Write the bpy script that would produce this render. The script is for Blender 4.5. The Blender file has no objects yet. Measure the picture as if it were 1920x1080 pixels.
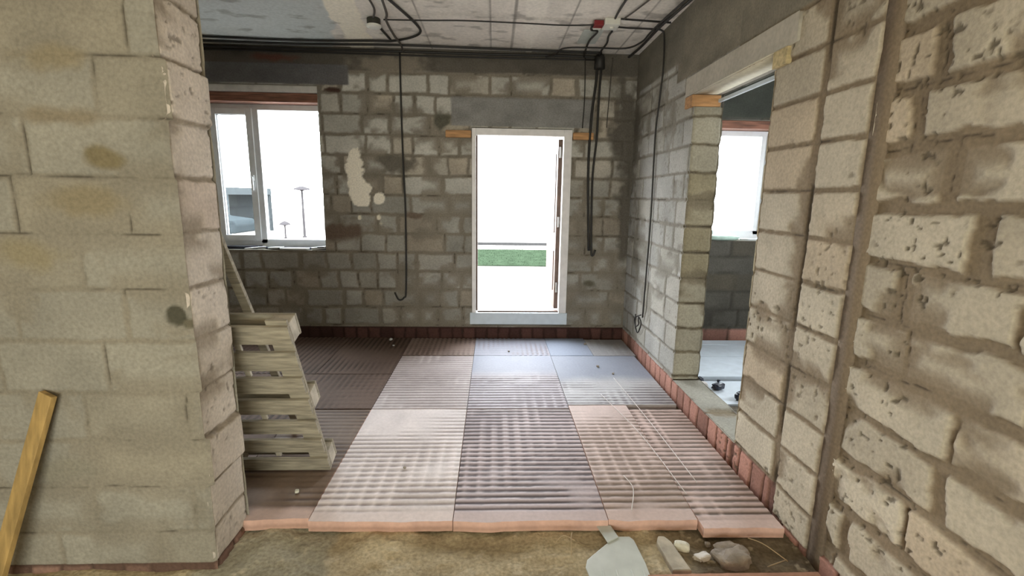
import bpy, bmesh, math, random
import numpy as np
from mathutils import Vector, Matrix

SC = bpy.context.scene
COL = SC.collection
R = math.radians

# ------------------------------------------------------------------ camera
H, PITCH, YAW, ROLL, FPX = 1.5401, 0.1889, 0.0395, 0.0150, 896.65
cam_d = bpy.data.cameras.new('camera'); cam = bpy.data.objects.new('camera', cam_d); COL.objects.link(cam)
cam_d.sensor_width = 36.0; cam_d.lens = FPX/1920*36.0; cam_d.clip_start = 0.05; cam_d.clip_end = 300
r0 = Vector((math.cos(YAW), -math.sin(YAW), 0))
fw = Vector((math.sin(YAW)*math.cos(PITCH), math.cos(YAW)*math.cos(PITCH), -math.sin(PITCH)))
u0 = r0.cross(fw)
rt = r0*math.cos(ROLL) + u0*math.sin(ROLL)
up = u0*math.cos(ROLL) - r0*math.sin(ROLL)
cam.matrix_world = Matrix(((rt.x, up.x, -fw.x, 0), (rt.y, up.y, -fw.y, 0), (rt.z, up.z, -fw.z, H), (0, 0, 0, 1)))
SC.camera = cam

# ------------------------------------------------------------------ world, lights, exposure
SC.view_settings.view_transform = 'Standard'; SC.view_settings.look = 'None'
SC.view_settings.exposure = 0.55; SC.view_settings.gamma = 1.0
SC.view_settings.use_curve_mapping = False
w = bpy.data.worlds.new('overcast sky'); SC.world = w; w.use_nodes = True
bg = w.node_tree.nodes['Background']; bg.inputs[0].default_value = (0.93, 0.965, 1.0, 1); bg.inputs[1].default_value = 17.0

def area(name, loc, direction, sx, sy, power, color, portal=False):
    l = bpy.data.lights.new(name, 'AREA'); l.shape = 'RECTANGLE'; l.size = sx; l.size_y = sy
    l.energy = power; l.color = color
    o = bpy.data.objects.new(name, l); COL.objects.link(o); o.location = loc
    o.rotation_euler = Vector(direction).to_track_quat('-Z', 'Z').to_euler()
    if portal: l.cycles.is_portal = True
    return o
area('portal_door', (0.285, 5.55, 1.2), (0, -1, 0), 1.1, 2.15, 1, (1, 1, 1), True)
area('portal_window', (-2.33, 5.55, 1.77), (0, -1, 0), 1.2, 1.7, 1, (1, 1, 1), True)
area('portal_side_window', (2.85, 5.55, 1.7), (0, -1, 0), 1.1, 1.25, 1, (1, 1, 1), True)
area('portal_added_opening', (4.3, 3.4, 1.7), (-1, 0, 0), 1.1, 1.1, 1, (1, 1, 1), True)  # unseen opening, added to brighten the side room
# added warm and cool fill lights in front of the closed rear wall
area('rear_fill_warm', (-0.5, -2.35, 1.30), (0.0, 1, 0.0), 2.4, 1.4, 43, (1.0, 0.79, 0.48))
area('rear_fill_cool', (-0.5, -2.3, 0.55), (0.0, 1, 0.0), 2.4, 1.0, 60, (0.84, 0.98, 1.0))

# ------------------------------------------------------------------ noise
_tab = {}
def vnoise(x, y, seed):
    if seed not in _tab: _tab[seed] = np.random.RandomState(seed).rand(256, 256)
    T = _tab[seed]
    xi = np.floor(x).astype(int); yi = np.floor(y).astype(int)
    fx = x-xi; fy = y-yi; fx = fx*fx*(3-2*fx); fy = fy*fy*(3-2*fy)
    a = T[xi & 255, yi & 255]; b = T[(xi+1) & 255, yi & 255]; c = T[xi & 255, (yi+1) & 255]; d = T[(xi+1) & 255, (yi+1) & 255]
    return (a*(1-fx)+b*fx)*(1-fy)+(c*(1-fx)+d*fx)*fy
def fbm(x, y, seed, o=4):
    s = 0; a = 0.5; t = 0
    for i in range(o):
        s = s+a*vnoise(x*2**i+17.3*i, y*2**i+5.1*i, seed+i); t += a; a *= 0.5
    return s/t
def sstep(a, b, x):
    t = np.clip((x-a)/(b-a), 0, 1); return t*t*(3-2*t)
def mixc(c1, c2, m):
    return c1*(1-m[:, None])+np.asarray(c2)*m[:, None]

# ------------------------------------------------------------------ materials
def new_mat(name):
    m = bpy.data.materials.new(name); m.use_nodes = True
    return m, m.node_tree.nodes, m.node_tree.links, m.node_tree.nodes['Principled BSDF']
def mat(name, color, rough=0.7, metal=0.0, var=0.15, nscale=12.0, bump=0.15, bscale=60.0, c2=None, spec=0.5, stretch=(1, 1, 1)):
    m, n, l, p = new_mat(name)
    p.inputs['Roughness'].default_value = rough; p.inputs['Metallic'].default_value = metal
    p.inputs['Specular IOR Level'].default_value = spec
    tc = n.new('ShaderNodeTexCoord'); mp = n.new('ShaderNodeMapping'); mp.inputs['Scale'].default_value = stretch
    l.new(tc.outputs['Object'], mp.inputs[0])
    nz = n.new('ShaderNodeTexNoise'); nz.inputs['Scale'].default_value = nscale; nz.inputs['Detail'].default_value = 6
    l.new(mp.outputs[0], nz.inputs['Vector'])
    rp = n.new('ShaderNodeValToRGB')
    c = np.array(color[:3]); d = np.array(c2) if c2 else c*(1-2*var)
    rp.color_ramp.elements[0].position = 0.32; rp.color_ramp.elements[1].position = 0.68
    rp.color_ramp.elements[0].color = (*np.clip(d, 0, 1), 1); rp.color_ramp.elements[1].color = (*np.clip(c*(1+var*0.4), 0, 1), 1)
    l.new(nz.outputs[0], rp.inputs[0]); l.new(rp.outputs[0], p.inputs['Base Color'])
    if bump:
        n2 = n.new('ShaderNodeTexNoise'); n2.inputs['Scale'].default_value = bscale; n2.inputs['Detail'].default_value = 5
        l.new(mp.outputs[0], n2.inputs['Vector'])
        b = n.new('ShaderNodeBump'); b.inputs['Strength'].default_value = bump; b.inputs['Distance'].default_value = 0.01
        l.new(n2.outputs[0], b.inputs['Height']); l.new(b.outputs[0], p.inputs['Normal'])
    return m
def attr_mat(name, rough=0.92, bump=0.45, bscale=70.0, spec=0.2, fine=0.14):
    m, n, l, p = new_mat(name)
    p.inputs['Roughness'].default_value = rough; p.inputs['Specular IOR Level'].default_value = spec
    a = n.new('ShaderNodeAttribute'); a.attribute_name = 'Col'
    tc = n.new('ShaderNodeTexCoord')
    nz = n.new('ShaderNodeTexNoise'); nz.inputs['Scale'].default_value = bscale; nz.inputs['Detail'].default_value = 8
    l.new(tc.outputs['Object'], nz.inputs['Vector'])
    mr = n.new('ShaderNodeMapRange'); mr.inputs['From Min'].default_value = 0.3; mr.inputs['From Max'].default_value = 0.7
    mr.inputs['To Min'].default_value = 1-fine; mr.inputs['To Max'].default_value = 1+fine
    l.new(nz.outputs[0], mr.inputs[0])
    mx = n.new('ShaderNodeVectorMath'); mx.operation = 'SCALE'
    l.new(a.outputs['Color'], mx.inputs[0]); l.new(mr.outputs[0], mx.inputs['Scale']); l.new(mx.outputs[0], p.inputs['Base Color'])
    b = n.new('ShaderNodeBump'); b.inputs['Strength'].default_value = bump; b.inputs['Distance'].default_value = 0.006
    l.new(nz.outputs[0], b.inputs['Height']); l.new(b.outputs[0], p.inputs['Normal'])
    return m
M = {}
M['masonry'] = attr_mat('aerated concrete masonry')
M['smooth_concrete'] = attr_mat('cast concrete', 0.85, 0.25, 40, 0.3, 0.1)
M['soil'] = attr_mat('sandy screed', 0.95, 0.8, 60, 0.15, 0.25)
M['foam'] = attr_mat('pink foam insulation', 0.62, 0.15, 50, 0.22, 0.06)
M['foam_dull'] = attr_mat('dirty and shaded pink foam insulation', 0.75, 0.2, 50, 0.3, 0.1)
M['pvc'] = mat('white pvc', (0.84, 0.87, 0.90), 0.35, var=0.04, bump=0)
M['pvc_door'] = mat('white painted door frame', (0.82, 0.80, 0.80), 0.4, var=0.06, bump=0)
M['brown_leaf'] = mat('brown door leaf', (0.10, 0.055, 0.035), 0.5, var=0.15, bump=0.05)
M['gasket'] = mat('black rubber', (0.02, 0.02, 0.02), 0.6, var=0.1, bump=0)
M['metal'] = mat('hinge steel', (0.35, 0.34, 0.32), 0.35, 0.9, var=0.1, bump=0)
M['wood_pale'] = mat('pale fresh wood', (0.62, 0.50, 0.27), 0.7, var=0.2, nscale=6, stretch=(1, 8, 8), bump=0.2)
M['wood_orange'] = mat('orange tinted wood', (0.55, 0.30, 0.13), 0.7, var=0.2, nscale=6, stretch=(1, 8, 8), bump=0.2)
M['wood_red'] = mat('reddish lintel wood', (0.30, 0.13, 0.08), 0.7, var=0.3, nscale=5, stretch=(1, 10, 10), bump=0.2)
M['wood_grey'] = mat('weathered pallet wood', (0.36, 0.32, 0.24), 0.8, var=0.22, nscale=5, stretch=(1.5, 12, 12), bump=0.3, bscale=30)
M['wood_end'] = mat('pale pallet block wood', (0.50, 0.45, 0.36), 0.8, var=0.2, bump=0.3)
M['wood_yellow'] = mat('yellowed pine plank', (0.50, 0.33, 0.12), 0.6, var=0.22, nscale=4, stretch=(8, 8, 1), bump=0.15)
M['cable'] = mat('black cable sheath', (0.018, 0.016, 0.014), 0.55, var=0.1, bump=0)
M['conduit'] = mat('grey brown cable sheath', (0.07, 0.06, 0.05), 0.6, var=0.1, bump=0)
M['box_white'] = mat('white plastic', (0.72, 0.72, 0.66), 0.4, var=0.05, bump=0)
M['box_dark'] = mat('dark plastic', (0.03, 0.03, 0.02), 0.5, var=0.1, bump=0)
M['red'] = mat('dark red plastic', (0.22, 0.01, 0.015), 0.4, var=0.1, bump=0)
M['foam_white'] = mat('white mounting foam', (0.75, 0.72, 0.68), 0.9, var=0.1, bump=0.4)
M['film_dark'] = mat('dark blue plastic film', (0.015, 0.02, 0.045), 0.3, var=0.3, bump=0.3, bscale=15)
M['tile'] = mat('pale tile offcut', (0.62, 0.65, 0.66), 0.4, var=0.08, bump=0.05)
M['green_bag'] = mat('pale green bag', (0.50, 0.68, 0.60), 0.55, var=0.1, bump=0.3, bscale=20)
M['plaster'] = mat('pale plaster chunk', (0.72, 0.70, 0.58), 0.9, var=0.12, bump=0.5)
M['stone'] = mat('grey brown rubble', (0.38, 0.33, 0.28), 0.95, var=0.2, bump=0.6)
M['sheet'] = mat('pale grey coated sheet', (0.55, 0.58, 0.54), 0.45, 0.1, var=0.06, bump=0.05)
M['straw'] = mat('dry straw', (0.55, 0.42, 0.25), 0.8, var=0.2, bump=0)
M['string'] = mat('white string', (0.80, 0.76, 0.74), 0.7, var=0.05, bump=0)
M['board_white'] = mat('white foam board', (0.62, 0.70, 0.78), 0.5, var=0.05, bump=0.1)
M['paving'] = mat('pale paving', (0.22, 0.205, 0.19), 0.9, spec=0.0, var=0.1, bump=0)
M['grass'] = mat('lawn grass', (0.015, 0.023, 0.014), 0.9, spec=0.0, var=0.15, nscale=3, bump=0.2)
M['porch'] = mat('brown porch tile', (0.028, 0.014, 0.012), 0.6, spec=0.0, var=0.15, bump=0.05)
M['kerb'] = mat('garden kerb stone', (0.026, 0.026, 0.026), 0.9, spec=0.0, var=0.1, bump=0)
M['car_paint'] = mat('grey blue car paint', (0.022, 0.027, 0.030), 0.5, spec=0.0, var=0.05, bump=0)
M['car_glass'] = mat('car window glass', (0.022, 0.030, 0.034), 0.5, var=0.05, bump=0, spec=0.2)
M['tyre'] = mat('tyre rubber', (0.012, 0.012, 0.012), 0.9, var=0.1, bump=0)
M['lamp_grey'] = mat('garden lamp paint', (0.034, 0.031, 0.033), 0.8, spec=0.0, var=0.05, bump=0)
M['carport'] = mat('carport sheet', (0.037, 0.042, 0.045), 0.8, spec=0.0, var=0.05, bump=0)
mg, n, l, p = new_mat('clear glass')
tr = n.new('ShaderNodeBsdfTransparent'); gl = n.new('ShaderNodeBsdfGlossy'); gl.inputs['Roughness'].default_value = 0.02
mx = n.new('ShaderNodeMixShader'); mx.inputs[0].default_value = 0.06
tr.inputs[0].default_value = (0.95, 0.97, 0.97, 1)
l.new(tr.outputs[0], mx.inputs[1]); l.new(gl.outputs[0], mx.inputs[2]); l.new(mx.outputs[0], n['Material Output'].inputs[0])
M['glass'] = mg

# ------------------------------------------------------------------ object helpers
def tag(o, label=None, cat=None, group=None, kind=None):
    if label: o['label'] = label
    if cat: o['category'] = cat
    if group: o['group'] = group
    if kind: o['kind'] = kind
    return o
def empty(name, loc=(0, 0, 0), rz=0.0):
    o = bpy.data.objects.new(name, None); COL.objects.link(o); o.location = loc; o.rotation_euler = (0, 0, rz)
    o.empty_display_size = 0.1
    return o
class MB:
    def __init__(s): s.v = []; s.f = []
    def obox(s, o, a, b, c):
        o, a, b, c = map(Vector, (o, a, b, c)); k = len(s.v)
        if a.cross(b).dot(c) < 0: a, b = b, a
        s.v += [tuple(q) for q in (o, o+a, o+a+b, o+b, o+c, o+a+c, o+a+b+c, o+b+c)]
        s.f += [(k, k+3, k+2, k+1), (k+4, k+5, k+6, k+7), (k, k+1, k+5, k+4), (k+1, k+2, k+6, k+5), (k+2, k+3, k+7, k+6), (k+3, k, k+4, k+7)]
        return s
    def box(s, x0, x1, y0, y1, z0, z1):
        return s.obox((x0, y0, z0), (x1-x0, 0, 0), (0, y1-y0, 0), (0, 0, z1-z0))
    def prism(s, poly, z0, z1, bottom_scale=1.0):
        k = len(s.v); n_ = len(poly)
        cx = sum(q[0] for q in poly)/n_; cy = sum(q[1] for q in poly)/n_
        s.v += [(cx+(x-cx)*bottom_scale, cy+(y-cy)*bottom_scale, z0) for x, y in poly]+[(x, y, z1) for x, y in poly]
        s.f += [tuple(range(k+n_-1, k-1, -1)), tuple(range(k+n_, k+2*n_))]
        for i in range(n_): j = (i+1) % n_; s.f.append((k+i, k+j, k+n_+j, k+n_+i))
        return s
    def tube(s, pts, r, seg=8, smooth=6):
        P = [Vector(q) for q in pts]
        if smooth > 1 and len(P) > 2:
            Q = []
            for i in range(len(P)-1):
                a = P[max(i-1, 0)]; b = P[i]; c = P[i+1]; d = P[min(i+2, len(P)-1)]
                for t in range(smooth):
                    t = t/smooth
                    Q.append(0.5*((2*b)+(c-a)*t+(2*a-5*b+4*c-d)*t*t+(3*b-a-3*c+d)*t**3))
            Q.append(P[-1]); P = Q
        k = len(s.v); nrm = None
        for i, q in enumerate(P):
            t = (P[min(i+1, len(P)-1)]-P[max(i-1, 0)]).normalized()
            if nrm is None: nrm = t.orthogonal().normalized()
            nrm = (nrm-t*nrm.dot(t)).normalized(); bn = t.cross(nrm)
            for j in range(seg):
                a = 2*math.pi*j/seg; s.v.append(tuple(q+(nrm*math.cos(a)+bn*math.sin(a))*r))
        for i in range(len(P)-1):
            for j in range(seg):
                a = k+i*seg+j; b = k+i*seg+(j+1) % seg
                s.f.append((a, b, b+seg, a+seg))
        s.f.append(tuple(k+j for j in range(seg-1, -1, -1))); s.f.append(tuple(k+(len(P)-1)*seg+j for j in range(seg)))
        return s
    def lathe(s, prof, c, seg=20, axis='z'):
        k = len(s.v); c = Vector(c)
        for r_, h_ in prof:
            for j in range(seg):
                a = 2*math.pi*j/seg; d = (r_*math.cos(a), r_*math.sin(a), h_)
                if axis == 'y': d = (d[0], d[2], d[1])
                s.v.append(tuple(c+Vector(d)))
        for i in range(len(prof)-1):
            for j in range(seg):
                a = k+i*seg+j; b = k+i*seg+(j+1) % seg; s.f.append((a, b, b+seg, a+seg))
        s.f.append(tuple(k+j for j in range(seg-1, -1, -1))); s.f.append(tuple(k+(len(prof)-1)*seg+j for j in range(seg)))
        return s
    def build(s, name, m, parent=None, smooth=False, bevel=0.0, loc=None):
        me = bpy.data.meshes.new(name)
        vv = s.v
        if loc is not None: vv = [(x-loc[0], y-loc[1], z-loc[2]) for x, y, z in vv]
        me.from_pydata(vv, [], s.f); me.update(); me.materials.append(m)
        if smooth: me.polygons.foreach_set('use_smooth', [True]*len(me.polygons))
        o = bpy.data.objects.new(name, me); COL.objects.link(o)
        if loc is not None: o.location = loc
        if parent: o.parent = parent
        if bevel:
            b = o.modifiers.new('bevel', 'BEVEL'); b.width = bevel; b.segments = 2; b.limit_method = 'ANGLE'
        return o
class Surf:
    """Coloured surface accumulator: numpy grids and boxes with a per-vertex material colour."""
    def __init__(s): s.v = []; s.f = []; s.c = []; s.k = 0
    def grid(s, P, C, keep):
        nu, nv = P.shape[:2]
        idx = np.arange(nu*nv).reshape(nu, nv)+s.k
        q = np.stack([idx[:-1, :-1], idx[1:, :-1], idx[1:, 1:], idx[:-1, 1:]], -1)[keep]
        s.v.append(P.reshape(-1, 3)); s.c.append(C.reshape(-1, 3)); s.f.append(q.reshape(-1, 4)); s.k += nu*nv
    def box(s, x0, x1, y0, y1, z0, z1, c):
        b = MB().box(x0, x1, y0, y1, z0, z1)
        s.v.append(np.array(b.v)); s.c.append(np.tile(np.array(c, float), (8, 1))); s.f.append(np.array(b.f)+s.k); s.k += 8
    def build(s, name, m, parent=None, smooth=True):
        v = np.concatenate(s.v); f = np.concatenate(s.f); c = np.clip(np.concatenate(s.c), 0.003, 0.95)
        me = bpy.data.meshes.new(name)
        me.vertices.add(len(v)); me.vertices.foreach_set('co', v.astype(np.float32).ravel())
        me.loops.add(f.size); me.loops.foreach_set('vertex_index', f.astype(np.int32).ravel())
        me.polygons.add(len(f)); me.polygons.foreach_set('loop_start', np.arange(0, f.size, 4, dtype=np.int32))
        me.polygons.foreach_set('loop_total', np.full(len(f), 4, np.int32))
        me.update(calc_edges=True)
        a = me.attributes.new('Col', 'FLOAT_COLOR', 'POINT')
        a.data.foreach_set('color', np.concatenate([c, np.ones((len(c), 1))], 1).astype(np.float32).ravel())
        me.materials.append(m)
        if smooth: me.polygons.foreach_set('use_smooth', np.ones(len(f), bool))
        me.validate()
        o = bpy.data.objects.new(name, me); COL.objects.link(o)
        if parent: o.parent = parent
        return o

def masonry(S, O, U, V, N, u0, u1, v0, v1, step, z0=0.137, pitch=0.2, segs=None, hw=0.006, soft=0.008, rag=0.01, hb=0.008,
            blocks=((.36, .34, .30), (.44, .42, .37), (.40, .37, .31)), mortar=(.24, .21, .165), brick=0.113, smear=0.62,
            pits=0.0, holes=(), rects=(), blobs=(), seed=1, lens=(0.2, 0.4, 0.4, 0.3), shift=None, ushift=None, round_e=(), brick_c=(.36, .19, .15), upper=None):
    """Height field of a block wall: u along the wall, v is world height."""
    O, U, V, N = (np.array(q, float) for q in (O, U, V, N))
    def lines(a, b, ex):
        g = np.linspace(a, b, max(2, int(round((b-a)/step))+1)); e = [q for q in ex if a < q < b]
        g = np.array([q for q in g if all(abs(q-r) > step*0.4 for r in e)]+e); return np.sort(g)
    us = lines(u0, u1, [q for h in holes for q in h[:2]]); vs = lines(v0, v1, [q for h in holes for q in h[2:]])
    UU, VV = np.meshgrid(us, vs, indexing='ij'); u = UU.ravel(); v = VV.ravel()
    rng = random.Random(seed)
    wu = u+rag*(fbm(u*9, v*9, seed+3)-.5)*2; wv = v+rag*(fbm(u*7+9, v*9, seed+9)-.5)*1.6
    wv = wv+0.006*(vnoise(u*1.5, v*0+3.3, seed+5)-.5)
    row = np.floor((wv-z0)/pitch).astype(int)
    dv = np.minimum((wv-z0)-row*pitch, (row+1)*pitch-(wv-z0))
    isb = v < brick
    segs = segs or [(u0-0.5, u1+0.5, 'free')]
    du = np.ones_like(u); bid = np.zeros_like(u, int); jw = np.full_like(u, hw)
    for rr in list(range(row.min(), row.max()+1))+['brick']:
        J = []
        for a, b, mode in segs:
            J.append((a, 0.018 if mode != 'free' or len(segs) > 1 else hw))
            if mode == 'free' or rr == 'brick':
                t = a+rng.uniform(0.08, 0.38) if rr != 'brick' else a+0.07
                while t < b-(0.1 if rr != 'brick' else 0.04):
                    J.append((t, hw*rng.uniform(0.5, 2.6) if rr != 'brick' else 0.004)); t += rng.choice(lens)+0.008 if rr != 'brick' else rng.choice((.125, .13, .135))
            J.append((b, 0.018 if mode != 'free' or len(segs) > 1 else hw))
        J.sort(); jp = np.array([q[0] for q in J]); jh = np.array([q[1] for q in J])
        m = isb if rr == 'brick' else (row == rr) & ~isb
        if not m.any(): continue
        x = wu[m]; k = np.clip(np.searchsorted(jp, x), 1, len(jp)-1)
        a = x-jp[k-1]; b = jp[k]-x; near = a < b
        du[m] = np.minimum(a, b); jw[m] = np.where(near, jh[k-1], jh[k]); bid[m] = k+(77 if rr == 'brick' else (rr+40)*131)
    e = np.minimum(du-jw, dv-hw*(0.7+1.2*fbm(u*3, v*3, seed+21)))
    e = np.where(isb, np.minimum(du-jw, np.minimum(np.abs(brick-v), 1)-.004), e)
    mm = sstep(0, soft, e+0.010*(fbm(u*28, v*28, seed+31)-.5))
    sm = sstep(smear-.04, smear+.05, fbm(u*3.2+4, v*4.2, seed+41))*sstep(0.10, 0.02, e); sm[isb] = 0
    mm = mm*(1-0.85*sm)
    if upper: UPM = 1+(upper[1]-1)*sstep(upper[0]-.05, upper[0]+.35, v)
    T = np.random.RandomState(seed+7).rand(4096); T2 = np.random.RandomState(seed+8).rand(4096)
    rb = T[bid % 4096]; rb2 = T2[bid % 4096]
    B = [np.array(q) for q in blocks]
    bc = B[0]*(1-rb[:, None])+B[1]*rb[:, None]; bc = mixc(bc, B[2], sstep(.55, .9, rb2))
    bc = np.where(isb[:, None], np.array(brick_c)*(0.6+0.8*rb[:, None]), bc)
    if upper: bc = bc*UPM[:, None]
    mo = np.where(isb[:, None], np.array(brick_c)*.55, np.array(mortar))
    col = mo*(1-mm[:, None])+bc*mm[:, None]
    col = col*(0.80+0.40*fbm(u*5, v*5, seed+51))[:, None]
    hgt = hb*(mm-1)+0.004*(rb-.5)*mm+0.004*(fbm(u*14, v*14, seed+61)-.5)
    # thin dark crack where two blocks meet
    cr = sstep(0.004, 0.0, np.minimum(du, np.where(isb, 1, dv)))*sstep(.45, .62, fbm(u*6+3, v*6+8, seed+71))
    col = mixc(col, (.045, .035, .025), 0.75*cr); hgt -= 0.006*cr
    if pits:
        pt = sstep(0.70, 0.78, fbm(u*42, v*42, seed+81, 2))*sstep(0.50, 0.62, fbm(u*3, v*3, seed+83))*pits
        col = mixc(col, (.10, .08, .055), 0.8*pt); hgt -= 0.006*pt
    for (a, b, c, d, rc, rh) in rects:
        k = sstep(0, .012, u-a+.008*(fbm(u*8, v*8, seed+91)-.5))*sstep(0, .012, b-u)*sstep(0, .012, v-c+.012*(fbm(u*6, v*6, seed+92)-.5))*sstep(0, .012, d-v)
        col = mixc(col, np.array(rc), k) if rc is None else col*(1-k[:, None])+np.array(rc)*((0.72+0.56*fbm(u*6, v*9, seed+93))*k)[:, None]
        hgt = hgt*(1-k)+rh*k+0.002*(fbm(u*20, v*20, seed+94)-.5)*k
    for (a, c, ra, rc_, bcol, bh, edge) in blobs:
        q = np.sqrt(((u-a)/ra)**2+((v-c)/rc_)**2)+0.9*(fbm(u*11, v*11, seed+95)-.5)
        k = sstep(1.0, 1.0-edge, q)
        col = mixc(col, bcol, k); hgt = hgt*(1-k)+bh*k if bh is not None else hgt
    for side in round_e:
        q = {'u0': u-u0, 'u1': u1-u}[side]+0.012*(fbm(u*3, v*16, seed+97)-.5)
        hgt = hgt-0.012*sstep(0.016, 0.0, q)
    if ushift: u = u+ushift(u, v)
    if shift is not None: hgt = hgt+shift(v)
    P = O+u[:, None]*U+v[:, None]*V+hgt[:, None]*N
    cu = (us[:-1]+us[1:])/2; cv = (vs[:-1]+vs[1:])/2
    CU, CV = np.meshgrid(cu, cv, indexing='ij'); keep = np.ones(CU.shape, bool)
    for a, b, c, d in holes: keep &= ~((CU > a) & (CU < b) & (CV > c) & (CV < d))
    P = P.reshape(len(us), len(vs), 3); C = col.reshape(len(us), len(vs), 3)
    if np.dot(np.cross(U, V), N) < 0: P = P[::-1]; C = C[::-1]; keep = keep[::-1]
    S.grid(P, C, keep)

# ------------------------------------------------------------------ room shell
D, XR, ZC = 5.12, 1.446, 2.961
Y1, Y2, XS = 1.855, 2.135, -1.18
GREY = (.30, .28, .24)

# back wall with door, window and the side room's window
WX0, WX1, WZ0, WZ1 = -3.02, -1.775, 0.945, 2.60
DX0, DX1, DZ0, DZ1 = -0.235, 0.802, 0.135, 2.23
SX0, SX1, SZ0, SZ1 = 2.30, 3.40, 1.10, 2.36
S = Surf()
dark_beam = (.11, .098, .082)
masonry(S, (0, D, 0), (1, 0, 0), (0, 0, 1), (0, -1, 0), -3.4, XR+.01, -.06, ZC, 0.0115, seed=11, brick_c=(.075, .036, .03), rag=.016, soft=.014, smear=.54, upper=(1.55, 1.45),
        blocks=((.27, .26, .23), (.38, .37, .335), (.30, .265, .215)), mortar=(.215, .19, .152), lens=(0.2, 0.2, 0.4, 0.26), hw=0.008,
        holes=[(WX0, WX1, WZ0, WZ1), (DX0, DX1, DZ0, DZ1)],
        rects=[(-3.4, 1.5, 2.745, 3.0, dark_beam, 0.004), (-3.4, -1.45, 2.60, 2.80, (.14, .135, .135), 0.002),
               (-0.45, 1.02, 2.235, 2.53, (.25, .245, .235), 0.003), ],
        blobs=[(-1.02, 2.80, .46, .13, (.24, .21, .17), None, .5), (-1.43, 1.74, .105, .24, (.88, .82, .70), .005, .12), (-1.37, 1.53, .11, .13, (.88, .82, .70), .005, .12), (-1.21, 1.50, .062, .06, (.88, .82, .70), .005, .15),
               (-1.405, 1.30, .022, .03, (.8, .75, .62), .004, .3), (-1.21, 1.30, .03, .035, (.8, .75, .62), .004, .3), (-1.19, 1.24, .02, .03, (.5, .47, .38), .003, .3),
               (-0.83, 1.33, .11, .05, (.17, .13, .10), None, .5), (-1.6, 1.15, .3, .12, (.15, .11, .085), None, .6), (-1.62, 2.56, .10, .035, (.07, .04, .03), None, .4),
               (-2.2, 2.85, .35, .05, (.13, .06, .045), None, .7), (1.36, 2.2, .22, .8, (.12, .108, .09), None, .6), (1.42, 1.4, .14, .8, (.12, .108, .09), None, .6), (1.05, .62, .09, .05, (.12, .11, .08), None, .5), (-0.55, 2.30, .12, .12, (.11, .105, .08), None, .6), (-1.0, 1.85, .25, .12, (.15, .135, .11), None, .5)])  # the tall blobs by the right corner paint in its shade
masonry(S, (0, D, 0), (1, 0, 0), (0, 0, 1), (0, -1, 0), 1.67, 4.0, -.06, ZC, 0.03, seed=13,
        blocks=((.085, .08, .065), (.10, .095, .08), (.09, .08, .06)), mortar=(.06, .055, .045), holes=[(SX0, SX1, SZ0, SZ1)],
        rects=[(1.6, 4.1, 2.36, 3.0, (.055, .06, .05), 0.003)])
yb0, yb1 = D+.022, D+.40
def slab_x(S, x0, x1, y0, y1, openings, c, z0=-.08, z1=ZC+.02):
    xs = sorted({x0, x1, *[q for o in openings for q in o[:2]]})
    for a, b in zip(xs[:-1], xs[1:]):
        o = [q for q in openings if q[0] <= a and q[1] >= b]
        if o: S.box(a, b, y0, y1, z0, o[0][2], c); S.box(a, b, y0, y1, o[0][3], z1, c)
        else: S.box(a, b, y0, y1, z0, z1, c)
slab_x(S, -3.6, 4.2, yb0, yb1, [(WX0, WX1, WZ0, WZ1), (DX0, DX1, DZ0, DZ1), (SX0, SX1, SZ0, SZ1)], GREY)
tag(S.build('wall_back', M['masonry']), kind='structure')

# right wall, running from the near room into the far one, with the side doorway
JY0, JY1, JZ0, JZ1 = 2.590, 3.605, 0.113, 2.285
S = Surf()
warm = ((.42, .37, .29), (.52, .465, .37), (.48, .40, .30)); warm_m = (.22, .17, .115)
cool = ((.34, .335, .31), (.44, .435, .41), (.40, .385, .34)); cool_m = (.25, .235, .20)
RU = dict(O=(XR, 0, 0), U=(0, 1, 0), V=(0, 0, 1), N=(-1, 0, 0))
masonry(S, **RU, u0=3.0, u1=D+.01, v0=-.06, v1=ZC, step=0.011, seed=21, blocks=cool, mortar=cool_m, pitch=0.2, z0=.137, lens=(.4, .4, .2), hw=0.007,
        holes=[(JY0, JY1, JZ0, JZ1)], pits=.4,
        rects=[(2.0, 3.75, 2.287, 2.43, (.40, .37, .31), .012), (2.0, 4.0, 2.43, 3.0, (.21, .19, .15), 0.0), (3.9, 5.2, 2.58, 3.0, (.19, .175, .14), 0.0)], blobs=[(5.1, 2.3, .25, .7, (.15, .135, .11), None, .7)])  # blob paints corner shade onto the far end
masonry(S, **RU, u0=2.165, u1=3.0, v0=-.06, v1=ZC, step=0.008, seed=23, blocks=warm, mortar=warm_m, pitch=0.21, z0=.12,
        segs=[(2.19, 2.60, 'stack'), (2.60, 3.1, 'free')], holes=[(JY0, JY1, JZ0, JZ1)], pits=1.0,
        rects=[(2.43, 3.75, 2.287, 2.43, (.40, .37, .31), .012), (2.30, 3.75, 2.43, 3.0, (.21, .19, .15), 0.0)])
masonry(S, **RU, u0=0.6, u1=1.855, v0=-.10, v1=ZC, step=0.0075, seed=26, blocks=warm, mortar=warm_m, pitch=0.205, z0=.095, lens=(.4, .4, .4, .3), hw=0.013,
        rag=0.032, soft=0.010, hb=0.014, pits=1.0, smear=0.56, brick=0.02, segs=[(0.3, 1.83, 'free'), (1.83, 1.9, 'stack')])
masonry(S, **RU, u0=-2.6, u1=0.6, v0=-.10, v1=ZC, step=0.05, seed=27, blocks=warm, mortar=warm_m, pitch=0.205, z0=.095, brick=0.02)
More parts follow.
